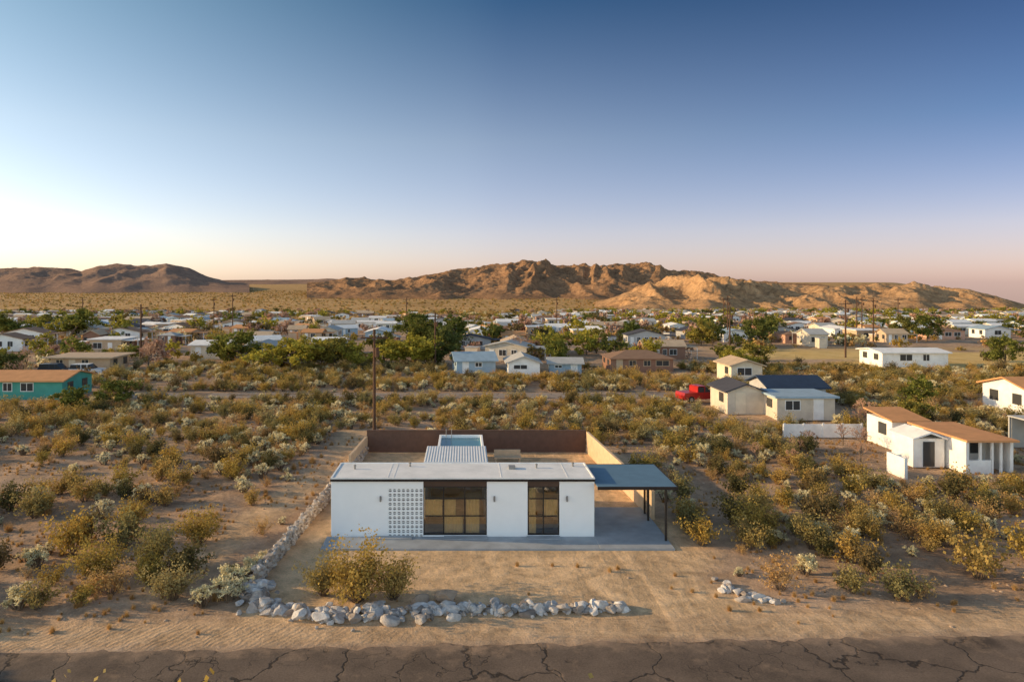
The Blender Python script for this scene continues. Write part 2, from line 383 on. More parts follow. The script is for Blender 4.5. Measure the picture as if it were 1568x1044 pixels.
hills('far_hills', HM3, P([(-500, 425), (-300, 415), (-120, 409), (0, 412), (60, 410), (100, 412), (125, 416), (150, 408), (180, 405), (230, 408), (255, 404), (290, 411), (320, 424), (350, 432), (380, 434)]), 1900, 2600, 3300, 2.0, 330, 11.3, 0.30, sky=0.03)
hills('distant_mesa', HM3, P([(250, 434), (340, 429), (400, 428.5), (450, 428), (480, 428), (500, 426.5), (560, 429), (640, 429), (700, 430)]), 4000, 4700, 5300, 3.0, 300, 21.3, 0.3, rowsf=24, sky=0.05)
hills('rocky_mountain', HM2, P([(470, 434), (505, 431), (530, 426), (570, 428), (600, 430), (640, 425), (690, 414), (735, 411), (770, 405.5), (800, 402), (830, 402), (850, 406), (900, 409), (945, 404), (990, 406), (1015, 414), (1075, 419), (1110, 428), (1160, 432), (1250, 436), (1330, 445)]), 1150, 1700, 2200, 1.3, 120, 31.7, 0.52, rowsf=110, sky=0.10)
hills('right_hills', HM1, P([(880, 474), (930, 460), (975, 442), (1030, 430), (1075, 428), (1120, 430), (1160, 434), (1200, 436), (1240, 439), (1280, 441), (1340, 438), (1400, 438), (1440, 441), (1480, 445), (1520, 453), (1560, 464), (1600, 474), (1700, 490), (1800, 492)]), 620, 900, 1250, 1.4, 62, 41.9, 0.62, rowsf=100, sky=0.06)

# ---------------------------------------------------------------- vegetation meshes
def shrub_creosote(seed, nst=26, nl=1300, ls=0.028, leaf=F_OLIVE, spread=0.85):
    r = random.Random(seed); b = MB(); tips = []
    for i in range(nst):
        az = r.uniform(0, 6.283); lean = abs(r.gauss(0, 0.5))*spread+0.08; L = r.uniform(0.5, 1.05)
        p = Vector((0.05*math.cos(az), 0.05*math.sin(az), -0.05)); d = Vector((math.cos(az)*lean, math.sin(az)*lean, 1)).normalized()
        rad = 0.011
        for k in range(4):
            q = p+d*L/4; b.cyl(p, q, rad, rad*0.7, 4, 0, False); rad *= 0.7
            d = (d+Vector((r.gauss(0, .16), r.gauss(0, .16), -0.02))).normalized(); p = q
            if k >= 1:
                tips.append(q)
                e = d+Vector((r.gauss(0, .6), r.gauss(0, .6), r.gauss(0, .2))); q2 = q+e*0.16; b.cyl(q, q2, rad*.7, rad*.3, 3, 0, False); tips.append(q2)
    T = np.array([tuple(t) for t in tips]); idx = NR.integers(0, len(T), nl)
    w = 0.045+0.035*(T[idx, 2:3])
    C = T[idx]+NR.normal(size=(nl, 3))*w; C[:, 2] = np.abs(C[:, 2])+0.02
    b.leaves(C, ls, 1, 1.3, 0.3)
    return b.mesh('creosote_bush', [WOOD, leaf], fix=False)
def shrub_cholla(seed, nl=1100, ls=0.028):
    r = random.Random(seed); b = MB(); C = []
    for i in range(15):
        az = r.uniform(0, 6.283); rr = r.uniform(0.0, 0.42); h = r.uniform(0.3, 0.85)*(1-0.5*rr)
        base = Vector((rr*.4*math.cos(az), rr*.4*math.sin(az), 0)); top = Vector((rr*1.2*math.cos(az), rr*1.2*math.sin(az), h))
        b.cyl(base, top, 0.035, 0.03, 5, 0, False)
        for k in range(r.randint(3, 5)):
            q = top+Vector((r.gauss(0, .09), r.gauss(0, .09), r.uniform(-.1, .12)))
            b.cyl(top, q, 0.03, 0.03, 5, 1, True); C.append(q)
    T = np.array([tuple(t) for t in C]); idx = NR.integers(0, len(T), nl)
    P_ = T[idx]+NR.normal(size=(nl, 3))*0.042; P_[:, 2] = np.abs(P_[:, 2])
    b.leaves(P_, ls, 1, 1.0)
    return b.mesh('cholla_cactus', [WOOD, F_PALE], fix=False)
def grass_tuft(seed, n=220):
    r = random.Random(seed); b = MB()
    for i in range(n):
        az = r.uniform(0, 6.283); ln = r.uniform(.35, .95); le = r.uniform(0.05, 0.9)
        p = Vector((r.gauss(0, .1), r.gauss(0, .1), 0)); q = p+Vector((math.cos(az)*le, math.sin(az)*le, 1)).normalized()*ln
        s = Vector((-math.sin(az), math.cos(az), 0))*0.015
        b.add([p-s, p+s, q], [(0, 1, 2)], 0)
    return b.mesh('dry_grass', [F_DRY], fix=False)
def far_shrub(seed, leaf, nl=150, ls=0.1):
    r = random.Random(seed); b = MB()
    K = 9; cc = np.array([(r.gauss(0, .28), r.gauss(0, .28), r.uniform(.2, .75)) for _ in range(K)])
    idx = NR.integers(0, K, nl); C = cc[idx]+NR.normal(size=(nl, 3))*0.13; C[:, 2] = np.abs(C[:, 2])
    b.leaves(C, ls, 0, 1.0); b.cyl((0, 0, -.05), (0, 0, .5), .03, .01, 4, 1, False)
    return b.mesh('scrub', [leaf, WOOD], fix=False)
def tree(seed, leaf=F_TREE, nl=3200, ls=0.022, wide=0.42, conifer=False):
    r = random.Random(seed); b = MB(); cl = []
    p = Vector((0, 0, -0.03)); d = Vector((r.gauss(0, .08), r.gauss(0, .08), 1)).normalized(); rad = 0.032
    for k in range(5):
        q = p+d*0.13; b.cyl(p, q, rad, rad*.82, 7, 0, False); rad *= .82; p = q
        d = (d+Vector((r.gauss(0, .12), r.gauss(0, .12), 0))).normalized()
        if k >= (0 if not conifer else 1):
            for j in range(4):
                az = r.uniform(0, 6.283)
                if conifer: L = (0.32-0.05*k)*r.uniform(.7, 1.1); e = Vector((math.cos(az), math.sin(az), .25))
                else: L = r.uniform(.55, 1.0)*wide*1.0; e = Vector((math.cos(az), math.sin(az), r.uniform(.0, 0.9))).normalized()
                m1 = q+e*L*.5; m2 = m1+(e+Vector((r.gauss(0, .3), r.gauss(0, .3), .15)))*L*.5
                b.cyl(q, m1, rad*.5, rad*.35, 5, 0, False); b.cyl(m1, m2, rad*.35, rad*.12, 4, 0, False)
                cl += [m1*0.4+m2*0.6, m2]
                for _ in range(2):
                    m3 = m2+Vector((r.gauss(0, .1), r.gauss(0, .1), r.gauss(.0, .08))); b.cyl(m1, m3, rad*.2, rad*.07, 3, 0, False); cl.append(m3)
    cl += [p+Vector((r.gauss(0, .08 if not conifer else .03), r.gauss(0, .08 if not conifer else .03), r.uniform(0, .28))) for _ in range(7)]
    T = np.array([tuple(t) for t in cl]); sd = np.array([r.uniform(.025, .065) for _ in cl])
    idx = NR.integers(0, len(T), nl); C = T[idx]+NR.normal(size=(nl, 3))*sd[idx][:, None]*np.array([1, 1, .8])
    b.leaves(C, ls, 1, 1.2)
    return b.mesh('tree', [WOOD, leaf], fix=False)
def bare_tree(seed):
    r = random.Random(seed); b = MB()
    def br(p, d, L, rad, lv):
        q = p+d*L; b.cyl(p, q, rad, rad*.7, 5 if lv < 2 else 3, 0 if lv < 2 else 1, False)
        if lv == 5: return
        for _ in range(3 if lv < 4 else 4):
            e = (d+Vector((r.gauss(0, .5), r.gauss(0, .5), r.gauss(.1, .3)))).normalized(); br(q, e, L*r.uniform(.6, .85), max(rad*.6, .0035), lv+1)
    br(Vector((0, 0, -.02)), Vector((0, 0, 1)), .25, .03, 0)
    return b.mesh('bare_tree', [WOOD, F_TWIG], fix=False)

CRE = [shrub_creosote(s) for s in (1, 2, 3, 4)]
CREN = [shrub_creosote(11, 46, 3600, 0.019), shrub_creosote(12, 40, 3000, 0.019)]
CHO = [shrub_cholla(s) for s in (5, 6, 7)]
DRK = [shrub_creosote(s, leaf=F_DARK, nl=1700) for s in (8, 9)]
GRS = [grass_tuft(s) for s in (1, 2)]
DRYB = [shrub_creosote(s, leaf=F_DRY, nl=1000, ls=0.022, spread=1.0) for s in (21, 22)]

def mkcol(name, meshes):
    c = bpy.data.collections.new(name)
    for i, me in enumerate(meshes):
        o = bpy.data.objects.new('%s_kind_%02d' % (name, i), me); c.objects.link(o)
    return c
def scatter(name, col, pts):
    A = np.array(pts, dtype=np.float32); n = len(A)
    me = bpy.data.meshes.new(name); me.vertices.add(n); me.vertices.foreach_set('co', A[:, :3].ravel())
    a = me.attributes.new('scl', 'FLOAT', 'POINT'); a.data.foreach_set('value', A[:, 3])
    a = me.attributes.new('rot', 'FLOAT_VECTOR', 'POINT'); a.data.foreach_set('vector', np.stack([A[:, 4]*0, A[:, 4]*0, A[:, 4]], 1).ravel())
    a = me.attributes.new('idx', 'INT', 'POINT'); a.data.foreach_set('value', A[:, 5].astype(np.int32))
    o = bpy.data.objects.new(name, me); scene.collection.objects.link(o)
    ng = bpy.data.node_groups.new(name+'_scatter', 'GeometryNodeTree')
    ng.interface.new_socket('Geometry', in_out='INPUT', socket_type='NodeSocketGeometry'); ng.interface.new_socket('Geometry', in_out='OUTPUT', socket_type='NodeSocketGeometry')
    gi = ng.nodes.new('NodeGroupInput'); go = ng.nodes.new('NodeGroupOutput'); ip = ng.nodes.new('GeometryNodeInstanceOnPoints')
    ci = ng.nodes.new('GeometryNodeCollectionInfo'); ci.inputs['Collection'].default_value = col; ci.inputs['Separate Children'].default_value = True; ci.inputs['Reset Children'].default_value = True
    ip.inputs['Pick Instance'].default_value = True
    def at(nm, ty):
        q = ng.nodes.new('GeometryNodeInputNamedAttribute'); q.data_type = ty; q.inputs['Name'].default_value = nm; return [s for s in q.outputs if s.enabled][0]
    L = ng.links.new
    L(gi.outputs[0], ip.inputs['Points']); L(ci.outputs[0], ip.inputs['Instance']); L(at('idx', 'INT'), ip.inputs['Instance Index'])
    L(at('rot', 'FLOAT_VECTOR'), ip.inputs['Rotation']); L(at('scl', 'FLOAT'), ip.inputs['Scale']); L(ip.outputs[0], go.inputs[0])
    md = o.modifiers.new('scatter', 'NODES'); md.node_group = ng
    return o

EXCL = [(-54, -43, 73, 84), (-60, -50, 93, 105), (-2, 6, 94, 106), (5, 11.5, 93, 103), (11, 17.5, 94, 104), (19, 32, 95, 107), (24, 39, 62, 78),
        (26.5, 39, 44.5, 57.5), (42, 50, 46, 56), (53, 64, 61, 74), (62, 75, 101, 111), (-47, -39, 113, 122), (32, 38, 86, 95), (-44, -24, 208, 222)]
def blocked(x, y, pad=0.0):
    if y < road_edge(x)+2.3+pad and y > 16.2: return True
    if y <= 16.2: return False
    if 25 < y < 54+pad:
        if lot_left(y)-0.9-pad < x < 11.6+pad: return True
        if y < 33 and 4 < x < 12.2+pad: return True
    if 74.8-pad < y < 81 and x < 25: return True
    for a, b, c, d in EXCL:
        if a-pad-.5 < x < b+pad+.5 and c-pad-.5 < y < d+pad: return True
    return False
pts = []; cell = {}
order_near = CRE+CHO+DRK+GRS+DRYB  # 0-3 creosote 4-6 cholla 7-8 dark 9-10 grass 11-12 dry bush
def near_ok(x, y, rad):
    k = (int(x//2), int(y//2))
    for i in range(-1, 2):
        for j in range(-1, 2):
            for (a, b, r) in cell.get((k[0]+i, k[1]+j), ()):
                if (a-x)**2+(b-y)**2 < (0.62*(r+rad))**2: return False
    cell.setdefault(k, []).append((x, y, rad)); return True
BIG = [(-15.9, 29.7, 1.7), (-14.2, 31.2, 1.9), (-12.4, 30.0, 1.5), (-18.7, 32.5, 1.8), (-11.9, 28.0, 1.5), (-14.6, 28.3, 1.3), (-13.2, 34.1, 1.6), (-17.5, 36, 1.6), (-21, 30.5, 1.4), (-16.6, 33.4, 1.7), (-13.4, 29.2, 1.4),
       (13.4, 28.9, 1.4), (14.9, 35.3, 1.7), (17.0, 33.3, 1.8), (17.9, 30.2, 1.2), (22.9, 30.3, 1.9), (23.4, 33.7, 1.4), (24.9, 29.2, 1.5), (20.2, 34.9, 1.4), (15.9, 37.4, 1.6), (18.9, 36.6, 1.6), (26.5, 32, 1.6)]
for x, y, s in BIG: near_ok(x, y, s*.5)
for _ in range(19000):
    y = math.sqrt(R.uniform(14.5**2, 104**2)); x = R.uniform(-0.95, 1.05)*y-3
    n = noise.noise(Vector((x*0.10, y*0.10, 20.)))+0.5*noise.noise(Vector((x*.3, y*.3, 2.)))
    dens = 0.20+n*0.85+ss(44, 62, y)*0.45
    if x > 11: dens += 0.12*ss(30, 40, y)
    if R.random() > dens or blocked(x, y): continue
    if y < 60 and abs(x-trail(y)) < 1.3: continue
    u = R.random()
    if u < .32: k = R.randint(0, 3); s = R.uniform(.6, 1.5)
    elif u < .62: k = R.randint(4, 6); s = R.uniform(.45, 1.2)
    elif u < .67: k = R.randint(7, 8); s = R.uniform(.8, 1.5)
    elif u < .82: k = R.randint(9, 10); s = R.uniform(.35, .8)
    else: k = R.randint(11, 12); s = R.uniform(.5, 1.1)
    if y < 16.2: s *= 0.6
    if not near_ok(x, y, s*.5): continue
    pts.append((x, y, gz(x, y)-.02, s, R.uniform(0, 6.28), k))
scatter('desert_scrub', mkcol('desert_scrub_kinds', order_near), pts)
print('near shrubs', len(pts))
def stone_mesh(seed):
    bm = bmesh.new(); bmesh.ops.create_icosphere(bm, subdivisions=2, radius=.5)
    for v in bm.verts:
        v.co *= 1+0.35*noise.noise(v.co*1.6+Vector((seed, 0, 0))); v.co.z *= .7
    me = bpy.data.meshes.new('stone'); bm.to_mesh(me); bm.free(); me.materials.append(ROCKB); return me
pts = []
for _ in range(9000):
    y = math.sqrt(R.uniform(24**2, 62**2)); x = R.uniform(-0.85, 1.0)*y-2
    inlot = lot_left(y)-.5 < x < 11.6 and y < 54
    if inlot and (y > 32 or R.random() > .08): continue
    if y < road_edge(x)+.6 or (y < road_edge(x)+2 and R.random() < .85): continue
    if noise.noise(Vector((x*.25, y*.25, 33.))) < -.1: continue
    st = R.random() < .35
    pts.append((x, y, gz(x, y), R.uniform(.06, .18) if st else R.uniform(.1, .34), R.uniform(0, 6.28), R.randint(2, 3) if st else R.randint(0, 1)))
scatter('ground_litter', mkcol('ground_litter_kinds', GRS+[stone_mesh(1), stone_mesh(7)]), pts)
FS = [far_shrub(1, F_OLIVE), far_shrub(2, F_OLIVE), far_shrub(3, F_DARK), far_shrub(4, F_DRY), far_shrub(5, F_PALE), far_shrub(6, F_TREE)]
pts = []
for _ in range(17000):
    y = math.sqrt(R.uniform(100**2, 620**2)); x = R.uniform(-0.85, 1.0)*y
    if blocked(x, y): continue
    if 88 < y < 128 and x > 48 and R.random() < .93: continue
    if R.random() > .55+noise.noise(Vector((x*.02, y*.02, 8.)))*1.1: continue
    pts.append((x, y, gz(x, y)-.05, R.uniform(.8, 2.2), R.uniform(0, 6.28), R.choice([0, 0, 1, 1, 2, 3, 3, 4, 5])))
for _ in range(16000):
    y = math.sqrt(R.uniform(600**2, 2300**2)); x = R.uniform(-0.78, .95)*y
    pts.append((x, y, gz(x, y)-.1, R.uniform(1.0, 2.6), R.uniform(0, 6.28), R.choice([0, 1, 1, 2, 3, 3])))
scatter('distant_scrub', mkcol('distant_scrub_kinds', FS), pts)

for i, (x, y, s) in enumerate(BIG):
    link('creosote_bush', [CREN[0], CREN[1], DRK[0], CRE[1], CREN[1], DRYB[0]][i % 6], (x, y, gz(x, y)-.02), R.uniform(0, 6.28), s)
link('creosote_bush', CREN[0], (-4.3, 27.9, 0), 1.0, (2.4, 2.0, 2.2))
link('creosote_bush', CREN[1], (-5.8, 28.4, 0), 2.0, (1.6, 1.4, 1.6)); link('creosote_bush', CREN[1], (-2.9, 28.0, 0), 4.0, (1.6, 1.3, 1.7))
for x, y, s in ((-9.9, 28.6, 1.4), (-9.4, 30.1, 1.1), (15.3, 30.6, 1.1), (12.2, 30.2, .5), (-10.5, 27.4, 1.0), (-9.6, 27.9, 1.1), (-9.3, 31.6, .7)):
    link('cholla_cactus', CHO[int(abs(x)) % 3], (x, y, gz(x, y)), x, s)
for x, y, s in ((-8.2, 16.3, 3.0), (-6.3, 16.0, 2.9), (-9.6, 16.1, 2.8), (3.0, 16.0, 2.75)):
    link('roadside_bush', CRE[int(abs(x)) % 4], (x, y, 0), x, (s*.75, s*.75, s))

TR = [tree(1), tree(2, wide=.5), tree(3, wide=.36), tree(4, leaf=F_YEL, wide=.5), tree(5, conifer=True, wide=.3)]
for (x, y, h, k, w) in [(-35, 107, 5.6, 1, 1.3), (-38, 109, 4.4, 0, 1.1), (-25, 99.5, 5.2, 3, 1.6), (-28.5, 101, 4.2, 3, 1.4), (-19.5, 104, 4.8, 1, 1.5), (-22, 106, 4.2, 3, 1.3), (-16, 103, 4.0, 3, 1.4), (-7.4, 104, 5.4, 3, 1.3), (-4.6, 107, 6.5, 2, 1.2), (-11, 104, 4.6, 3, 1.3), (-13, 112, 5, 0, 1.3),
                        (-2.5, 130, 7.0, 0, 1.1), (-10, 135, 7.4, 1, 1), (-6.5, 133, 6.8, 2, 1), (-100, 152, 7.0, 4, 1.5), (-95, 165, 8, 4, 1.4), (-36.5, 71, 3.0, 1, 1.3), (-39, 68, 2.6, 0, 1.4), (14.7, 106, 4.6, 2, 1), (48, 138, 5.6, 0, 1), (51, 140, 5.0, 1, 1),
                        (96, 150, 6, 0, 1), (103, 152, 6.4, 1, 1), (84, 106, 5.0, 1, 1), (47, 71, 3.4, 2, 1.1), (40.5, 62, 2.4, 1, 1.3), (36, 150, 5.2, 2, 1), (64, 150, 5.4, 1, 1), (72, 160, 6, 4, 1.2), (30, 112, 4.0, 3, 1.1), (115, 128, 6, 2, 1), (-62, 92, 3.6, 1, 1.2), (79, 92, 3.4, 1, 1.2), (40, 100, 3.6, 3, 1.2), (44, 104, 4.0, 1, 1.2),
                        (-31, 21.6, 4.6, 1, 1.4), (-36, 24.6, 5.2, 0, 1.3), (-27, 26.5, 3.0, 3, 1.3), (-44, 19.5, 5.5, 1, 1.4)]:  # this row: unseen trees left of frame, added to cast long foreground shadows
    link('shade_tree' if k != 4 else 'conifer_tree', TR[k], (x, y, gz(x, y)), x*1.7, (h*w, h*w, h))
BT = [bare_tree(1), bare_tree(2)]
for i, (x, y, h) in enumerate([(-48, 104, 4.4), (-51, 108, 4.0), (9.5, 117, 4.8), (36.5, 61.5, 3.4), (34.5, 59.5, 2.4), (25, 130, 5.2), (-56, 86, 3.8), (12.5, 119, 4.5), (-64, 100, 4.2), (41, 82, 3), (30, 51.5, 2.3), (28.5, 49, 2.0), (30, 54, 2.1), (25, 51, 1.8), (23, 48, 1.7), (26.5, 53, 2.0), (21.5, 50, 1.6)]):
    link('bare_tree', BT[i % 2], (x, y, gz(x, y)), i*1.3, (h*1.1, h*1.1, h))
pts = []
for _ in range(4800):
    y = math.sqrt(R.uniform(110**2, 600**2)); x = R.uniform(-0.8, .95)*y
    if noise.noise(Vector((x*.012, y*.016, 12.))) < -0.06+0.4*(R.random()-.5): continue
    if 88 < y < 135 and x > 48: continue
    if -0.20 < x/y < 0.14 and y > 230 and R.random() < .8: continue
    if x/y < 0.14 and y > 400 and R.random() < .7: continue
    if blocked(x, y, 2): continue
    pts.append((x, y, gz(x, y), R.choice([R.uniform(1.6, 3.0), R.uniform(2.5, 5.0)]), R.uniform(0, 6.28), R.choice([0, 1, 2, 3, 3, 3, 4, 6, 6, 6])))
def ftree(seed, leaf): return tree(seed, leaf=leaf, nl=700, ls=.045, wide=.55)
scatter('distant_trees', mkcol('distant_tree_kinds', [ftree(31, F_TREE), ftree(32, F_TREE), ftree(33, F_TREE), ftree(34, F_YEL), ftree(35, F_DARK), ftree(36, F_TREE), ftree(37, F_TWIG)]), pts)

# ---------------------------------------------------------------- rocks
def rocks(name, items, mat, sub=2, chips=6):
    b = MB()
    bm = bmesh.new(); bmesh.ops.create_icosphere(bm, subdivisions=sub, radius=1); BV = [v.co.copy() for v in bm.verts]; BF = [tuple(v.index for v in f.verts) for f in bm.faces]; bm.free()
    for (x, y, z, r, sd) in items:
        rr = random.Random(int(sd*1000))
        s = (r*R.uniform(.8, 1.4), r*R.uniform(.75, 1.15), r*R.uniform(.6, .95)); a = R.uniform(0, 6.28)
        pl = [(Vector((rr.gauss(0, 1), rr.gauss(0, 1), rr.gauss(0, 1))).normalized(), rr.uniform(.4, .75)) for _ in range(chips)]
        vs = []
        for v in BV:
            c = v*(1+.22*noise.noise(v*1.1+Vector((sd, 0, 0))))
            for nrm, dd0 in pl:
                dd = c.dot(nrm)-dd0
                if dd > 0: c = c-nrm*dd
            px, py, pz = c.x*s[0], c.y*s[1], c.z*s[2]
            vs.append((x+px*math.cos(a)-py*math.sin(a), y+px*math.sin(a)+py*math.cos(a), z+pz))
        b.add(vs, BF)
    return b.obj(name, [mat], smooth=False)
def along(pl, t):
    L = [math.dist(a, c) for a, c in zip(pl, pl[1:])]; T = sum(L)*t
    for (a, c), l in zip(zip(pl, pl[1:]), L):
        if T <= l: return lerp(a[0], c[0], T/l), lerp(a[1], c[1], T/l)
        T -= l
    return pl[-1]
it = []
pl = [(-8.9, 29.2), (-8.4, 27.8), (-7.2, 26.9), (-5.6, 26.5), (-3.0, 26.7), (0, 26.9), (3.0, 27.0), (6.4, 27.1)]
for i in range(480):
    t = R.random()**1.15; x, y = along(pl, t); w = lerp(.6, .24, t); r = lerp(.24, .20, t)*R.choice([.4, .5, .7, .9, 1.35])
    it.append((x+R.gauss(0, w*.6), y+R.gauss(0, w*.6), r*.35+(R.random() < .2)*.12, r, i*1.37))
rocks('boulder_border', it, ROCK, 3, 8)
rocks('boulder', [(-.65, 27.8, .15, .6, 3.)], ROCKB, 3); rocks('boulder', [(-1.7, 27.5, .05, .5, 8.)], ROCKB, 3)
it = []
for i in range(34):
    x, y = along([(11.0, 29.7), (11.1, 28.9), (12.0, 28.0), (12.7, 27.6)], R.random()); it.append((x+R.gauss(0, .15), y+R.gauss(0, .15), .08, R.uniform(.09, .3), i*2.1))
rocks('boulder_cluster', it, ROCK, 3, 8)
pl = [(-8.95, 29.5), (-8.7, 33), (-8.35, 38), (-8.0, 43), (-7.5, 52)]
SW = empty('stone_wall')
it = []
for i in range(2300):
    t = R.random(); x, y = along(pl, t); h = R.uniform(0, .66)
    it.append((x+R.uniform(-.17, .17)*(1 if h > .5 else 1.2), y, h, R.uniform(.07, .15), i*.77))
o = rocks('stones', it, ROCKW, 1, 4); o.parent = SW
def wallseg(b, p, q, h, th=.18):
    d = Vector((q[0]-p[0], q[1]-p[1], 0)).normalized(); n_ = Vector((-d.y, d.x, 0))*th/2
    a, c = Vector((*p, 0)), Vector((*q, 0)); vs = [a-n_, c-n_, c+n_, a+n_]
    b.add([tuple(v) for v in vs]+[(v.x, v.y, h) for v in vs], [(0, 3, 2, 1), (4, 5, 6, 7), (0, 1, 5, 4), (1, 2, 6, 5), (2, 3, 7, 6), (3, 0, 4, 7)])
b = MB()
for p, q in zip(pl, pl[1:]): wallseg(b, p, q, .62, .30)
b.obj('mortar_core', [MORTAR], SW)

# ---------------------------------------------------------------- main house
H = empty('white_modern_house', (0, 0, 0))
FY = 34.7
XL, XR = -6.74, 6.64; BK = 37.55
b = MB(); t = .18
b.box(XL, -3.85, FY, FY+t, .0, 2.9); b.box(-3.85, -2.05, FY, FY+t, 2.53, 2.9)
b.box(1.18, 3.25, FY, FY+t, 0, 2.9); b.box(4.87, XR, FY, FY+t, 0, 2.9)
b.box(XL, XL+t, FY+t, BK, 0, 2.9); b.box(XR-t, XR, FY+t, BK, 0, 2.9)
b.box(XL+t, -2.15, BK-t, BK, 0, 2.9); b.box(1.29, XR-t, BK-t, BK, 0, 2.9)
b.box(-2.15, -2.15+t, BK, 41.0, 0, 2.9); b.box(1.29-t, 1.29, BK, 41.0, 0, 2.9); b.box(-2.15, 1.29, 41.0, 41.18, 0, 2.9)
b.box(-2.05, 1.18, FY+.02, FY+.3, 0, .14); b.box(3.25, 4.87, FY+.02, FY+.3, 0, .14)
b.obj('walls', [WHITE], H, bevel=.008)
b = MB(); b.box(-3.85, -2.05, FY+.5, FY+.56, 0, 2.9); b.box(-2.08, -2.05, FY+t, FY+.5, 0, 2.9); b.box(-3.88, -3.85, FY+t, FY+.5, 0, 2.9); b.obj('screen_recess', [BROWNP], H)
b = MB(); nx, nz = 8, 11; bw = 1.8/nx; bh = 2.53/nz
for i in range(nx):
    for j in range(nz):
        cx = -3.85+bw*(i+.5); cz = bh*(j+.5); y0, y1 = FY+.005, FY+.07
        out = []; inn = []
        for k in range(8):
            a = math.pi/8+k*math.pi/4; c, s = math.cos(a), math.sin(a); m = max(abs(c), abs(s))
            out.append((cx+bw*.5*c/m, cz+bh*.5*s/m)); inn.append((cx+bw*.42*c, cz+bh*.34*s))
        corners = [(cx+bw/2, cz+bh/2), (cx-bw/2, cz+bh/2), (cx-bw/2, cz-bh/2), (cx+bw/2, cz-bh/2)]
        vs = [(p[0], y0, p[1]) for p in out]+[(p[0], y0, p[1]) for p in inn]+[(p[0], y1, p[1]) for p in inn]+[(p[0], y0, p[1]) for p in corners]
        fs = []
        for k in range(8):
            k2 = (k+1) % 8
            fs.append((k, k2, 8+k2, 8+k)); fs.append((8+k, 8+k2, 16+k2, 16+k))
        for q, k in enumerate((0, 2, 4, 6)): fs.append((k, 24+q, (k+1) % 8))
        b.add(vs, fs)
        b.box(cx-bw*.40, cx+bw*.40, y0+.02, y1, cz-.016, cz+.016)
b.obj('breeze_block_screen', [WHITE2], H, fix=False)
b = MB(); b.box(XL-.03, XR+.03, FY-.10, BK+.06, 2.9, 3.02, 0)
b.obj('fascia', [FASC], H)
b = MB(); b.box(XL-.02, XR+.02, FY-.09, BK+.05, 3.02, 3.05, 0)
for (a, c, d, e) in ((XL-.02, XR+.02, FY-.09, FY-.01), (XL-.02, XR+.02, BK-.03, BK+.05), (XL-.02, XL+.06, FY-.01, BK-.03), (XR-.06, XR+.02, FY-.01, BK-.03)): b.box(a, c, d, e, 3.05, 3.085)
for x in (-3.9, -3.6, 1.9, 5.3): b.box(x, x+.05, FY, BK-.04, 3.05, 3.058)
b.obj('roof', [ROOFW], H)
b = MB()
pr = []; n = 46
for i in range(n+1): pr.append((-2.2+3.54*i/n, 3.10+(.018 if i % 2 else 0)))
b.prism([(-2.2, 3.03)]+pr+[(1.34, 3.03)], 'y', BK+.07, 41.25); b.obj('corrugated_roof', [CORR], H)
b = MB()
for x, y in ((-5.8, 36.4), (-2.9, 36.9), (3.9, 36.6), (5.9, 36.9)): b.cyl((x, y, 3.05), (x, y, 3.23), .05, .05, 8); b.cyl((x, y, 3.23), (x, y, 3.28), .09, .03, 8)
b.box(2.4, 2.75, 36.3, 36.65, 3.05, 3.2)
b.obj('roof_vents', [CHROME], H)
def window(x0, x1, cols, rows, nm):
    b = MB(); y0, y1 = FY+.06, FY+.13; z0, z1 = .14, 2.9
    b.box(x0, x1, FY+.04, FY+.14, 2.62, 2.9, 1)
    b.box(x0, x0+.05, y0, y1, z0, 2.62); b.box(x1-.05, x1, y0, y1, z0, 2.62)
    b.box(x0+.05, x1-.05, y0, y1, z0, z0+.07); b.box(x0+.05, x1-.05, y0, y1, 2.56, 2.62)
    for c in cols: b.box(c-.03, c+.03, y0-.006, y1-.004, z0+.07, 2.56)
    cs = [x0+.05]+list(cols)+[x1-.05]
    for i in range(len(cs)-1):
        for r_ in rows: b.box(cs[i]+.03, cs[i+1]-.03, y0+.004, y1-.008, r_-.022, r_+.022)
    b.obj(nm+'_frame', [BLACKM, BROWNP], H)
    b = MB(); b.add([(x0, FY+.1, z0), (x1, FY+.1, z0), (x1, FY+.1, 2.6), (x0, FY+.1, 2.6)], [(0, 1, 2, 3)]); b.obj(nm+'_glass', [GLASS], H, fix=False)
window(-2.05, 1.18, (-1.02, .06), (1.98, 1.1), 'glass_wall'); window(3.25, 4.87, (4.06,), (1.98, 1.1), 'bedroom_window')
b = MB()
def curtain(x0, x1, y, z0, z1):
    n = int((x1-x0)/.05); vs = []
    for i in range(n+1):
        x = lerp(x0, x1, i/n); yy = y+.02*math.sin(i*1.9); vs += [(x, yy, z0), (x, yy, z1)]
    b.add(vs, [(2*i, 2*i+2, 2*i+3, 2*i+1) for i in range(n)])
curtain(-.98, -.05, 34.87, .22, 1.1); curtain(-.98, -.4, 34.88, 1.1, 1.98); curtain(.12, .8, 34.87, .22, 1.98); curtain(-1.95, -1.1, 34.87, 1.1, 1.98); curtain(3.35, 3.7, 34.87, .2, 2.5); curtain(4.1, 4.8, 34.88, 1.1, 1.98)
b.obj('curtains', [CURT], H, fix=False)
b = MB(); b.box(-1.9, -.4, 35.9, 36.6, .06, .5); b.box(-1.9, -.4, 36.6, 36.8, .06, .95); b.box(-1.9, -1.7, 35.9, 36.6, .5, .7); b.box(3.5, 4.7, 35.8, 37, .06, .6)
b.obj('interior_furniture', [SOFA], H)
b = MB(); b.box(XL+t, XR-t, FY+.6, BK-t, .02, .06); b.obj('floor', [FLOORW], H)
b = MB(); b.box(XL+t, -2.17, BK-t-.05, BK-t-.01, .06, 2.88); b.box(1.31, XR-t, BK-t-.05, BK-t-.01, .06, 2.88); b.box(-1.95, 1.1, 40.9, 40.95, .06, 2.88); b.obj('interior_walls', [CURT], H)
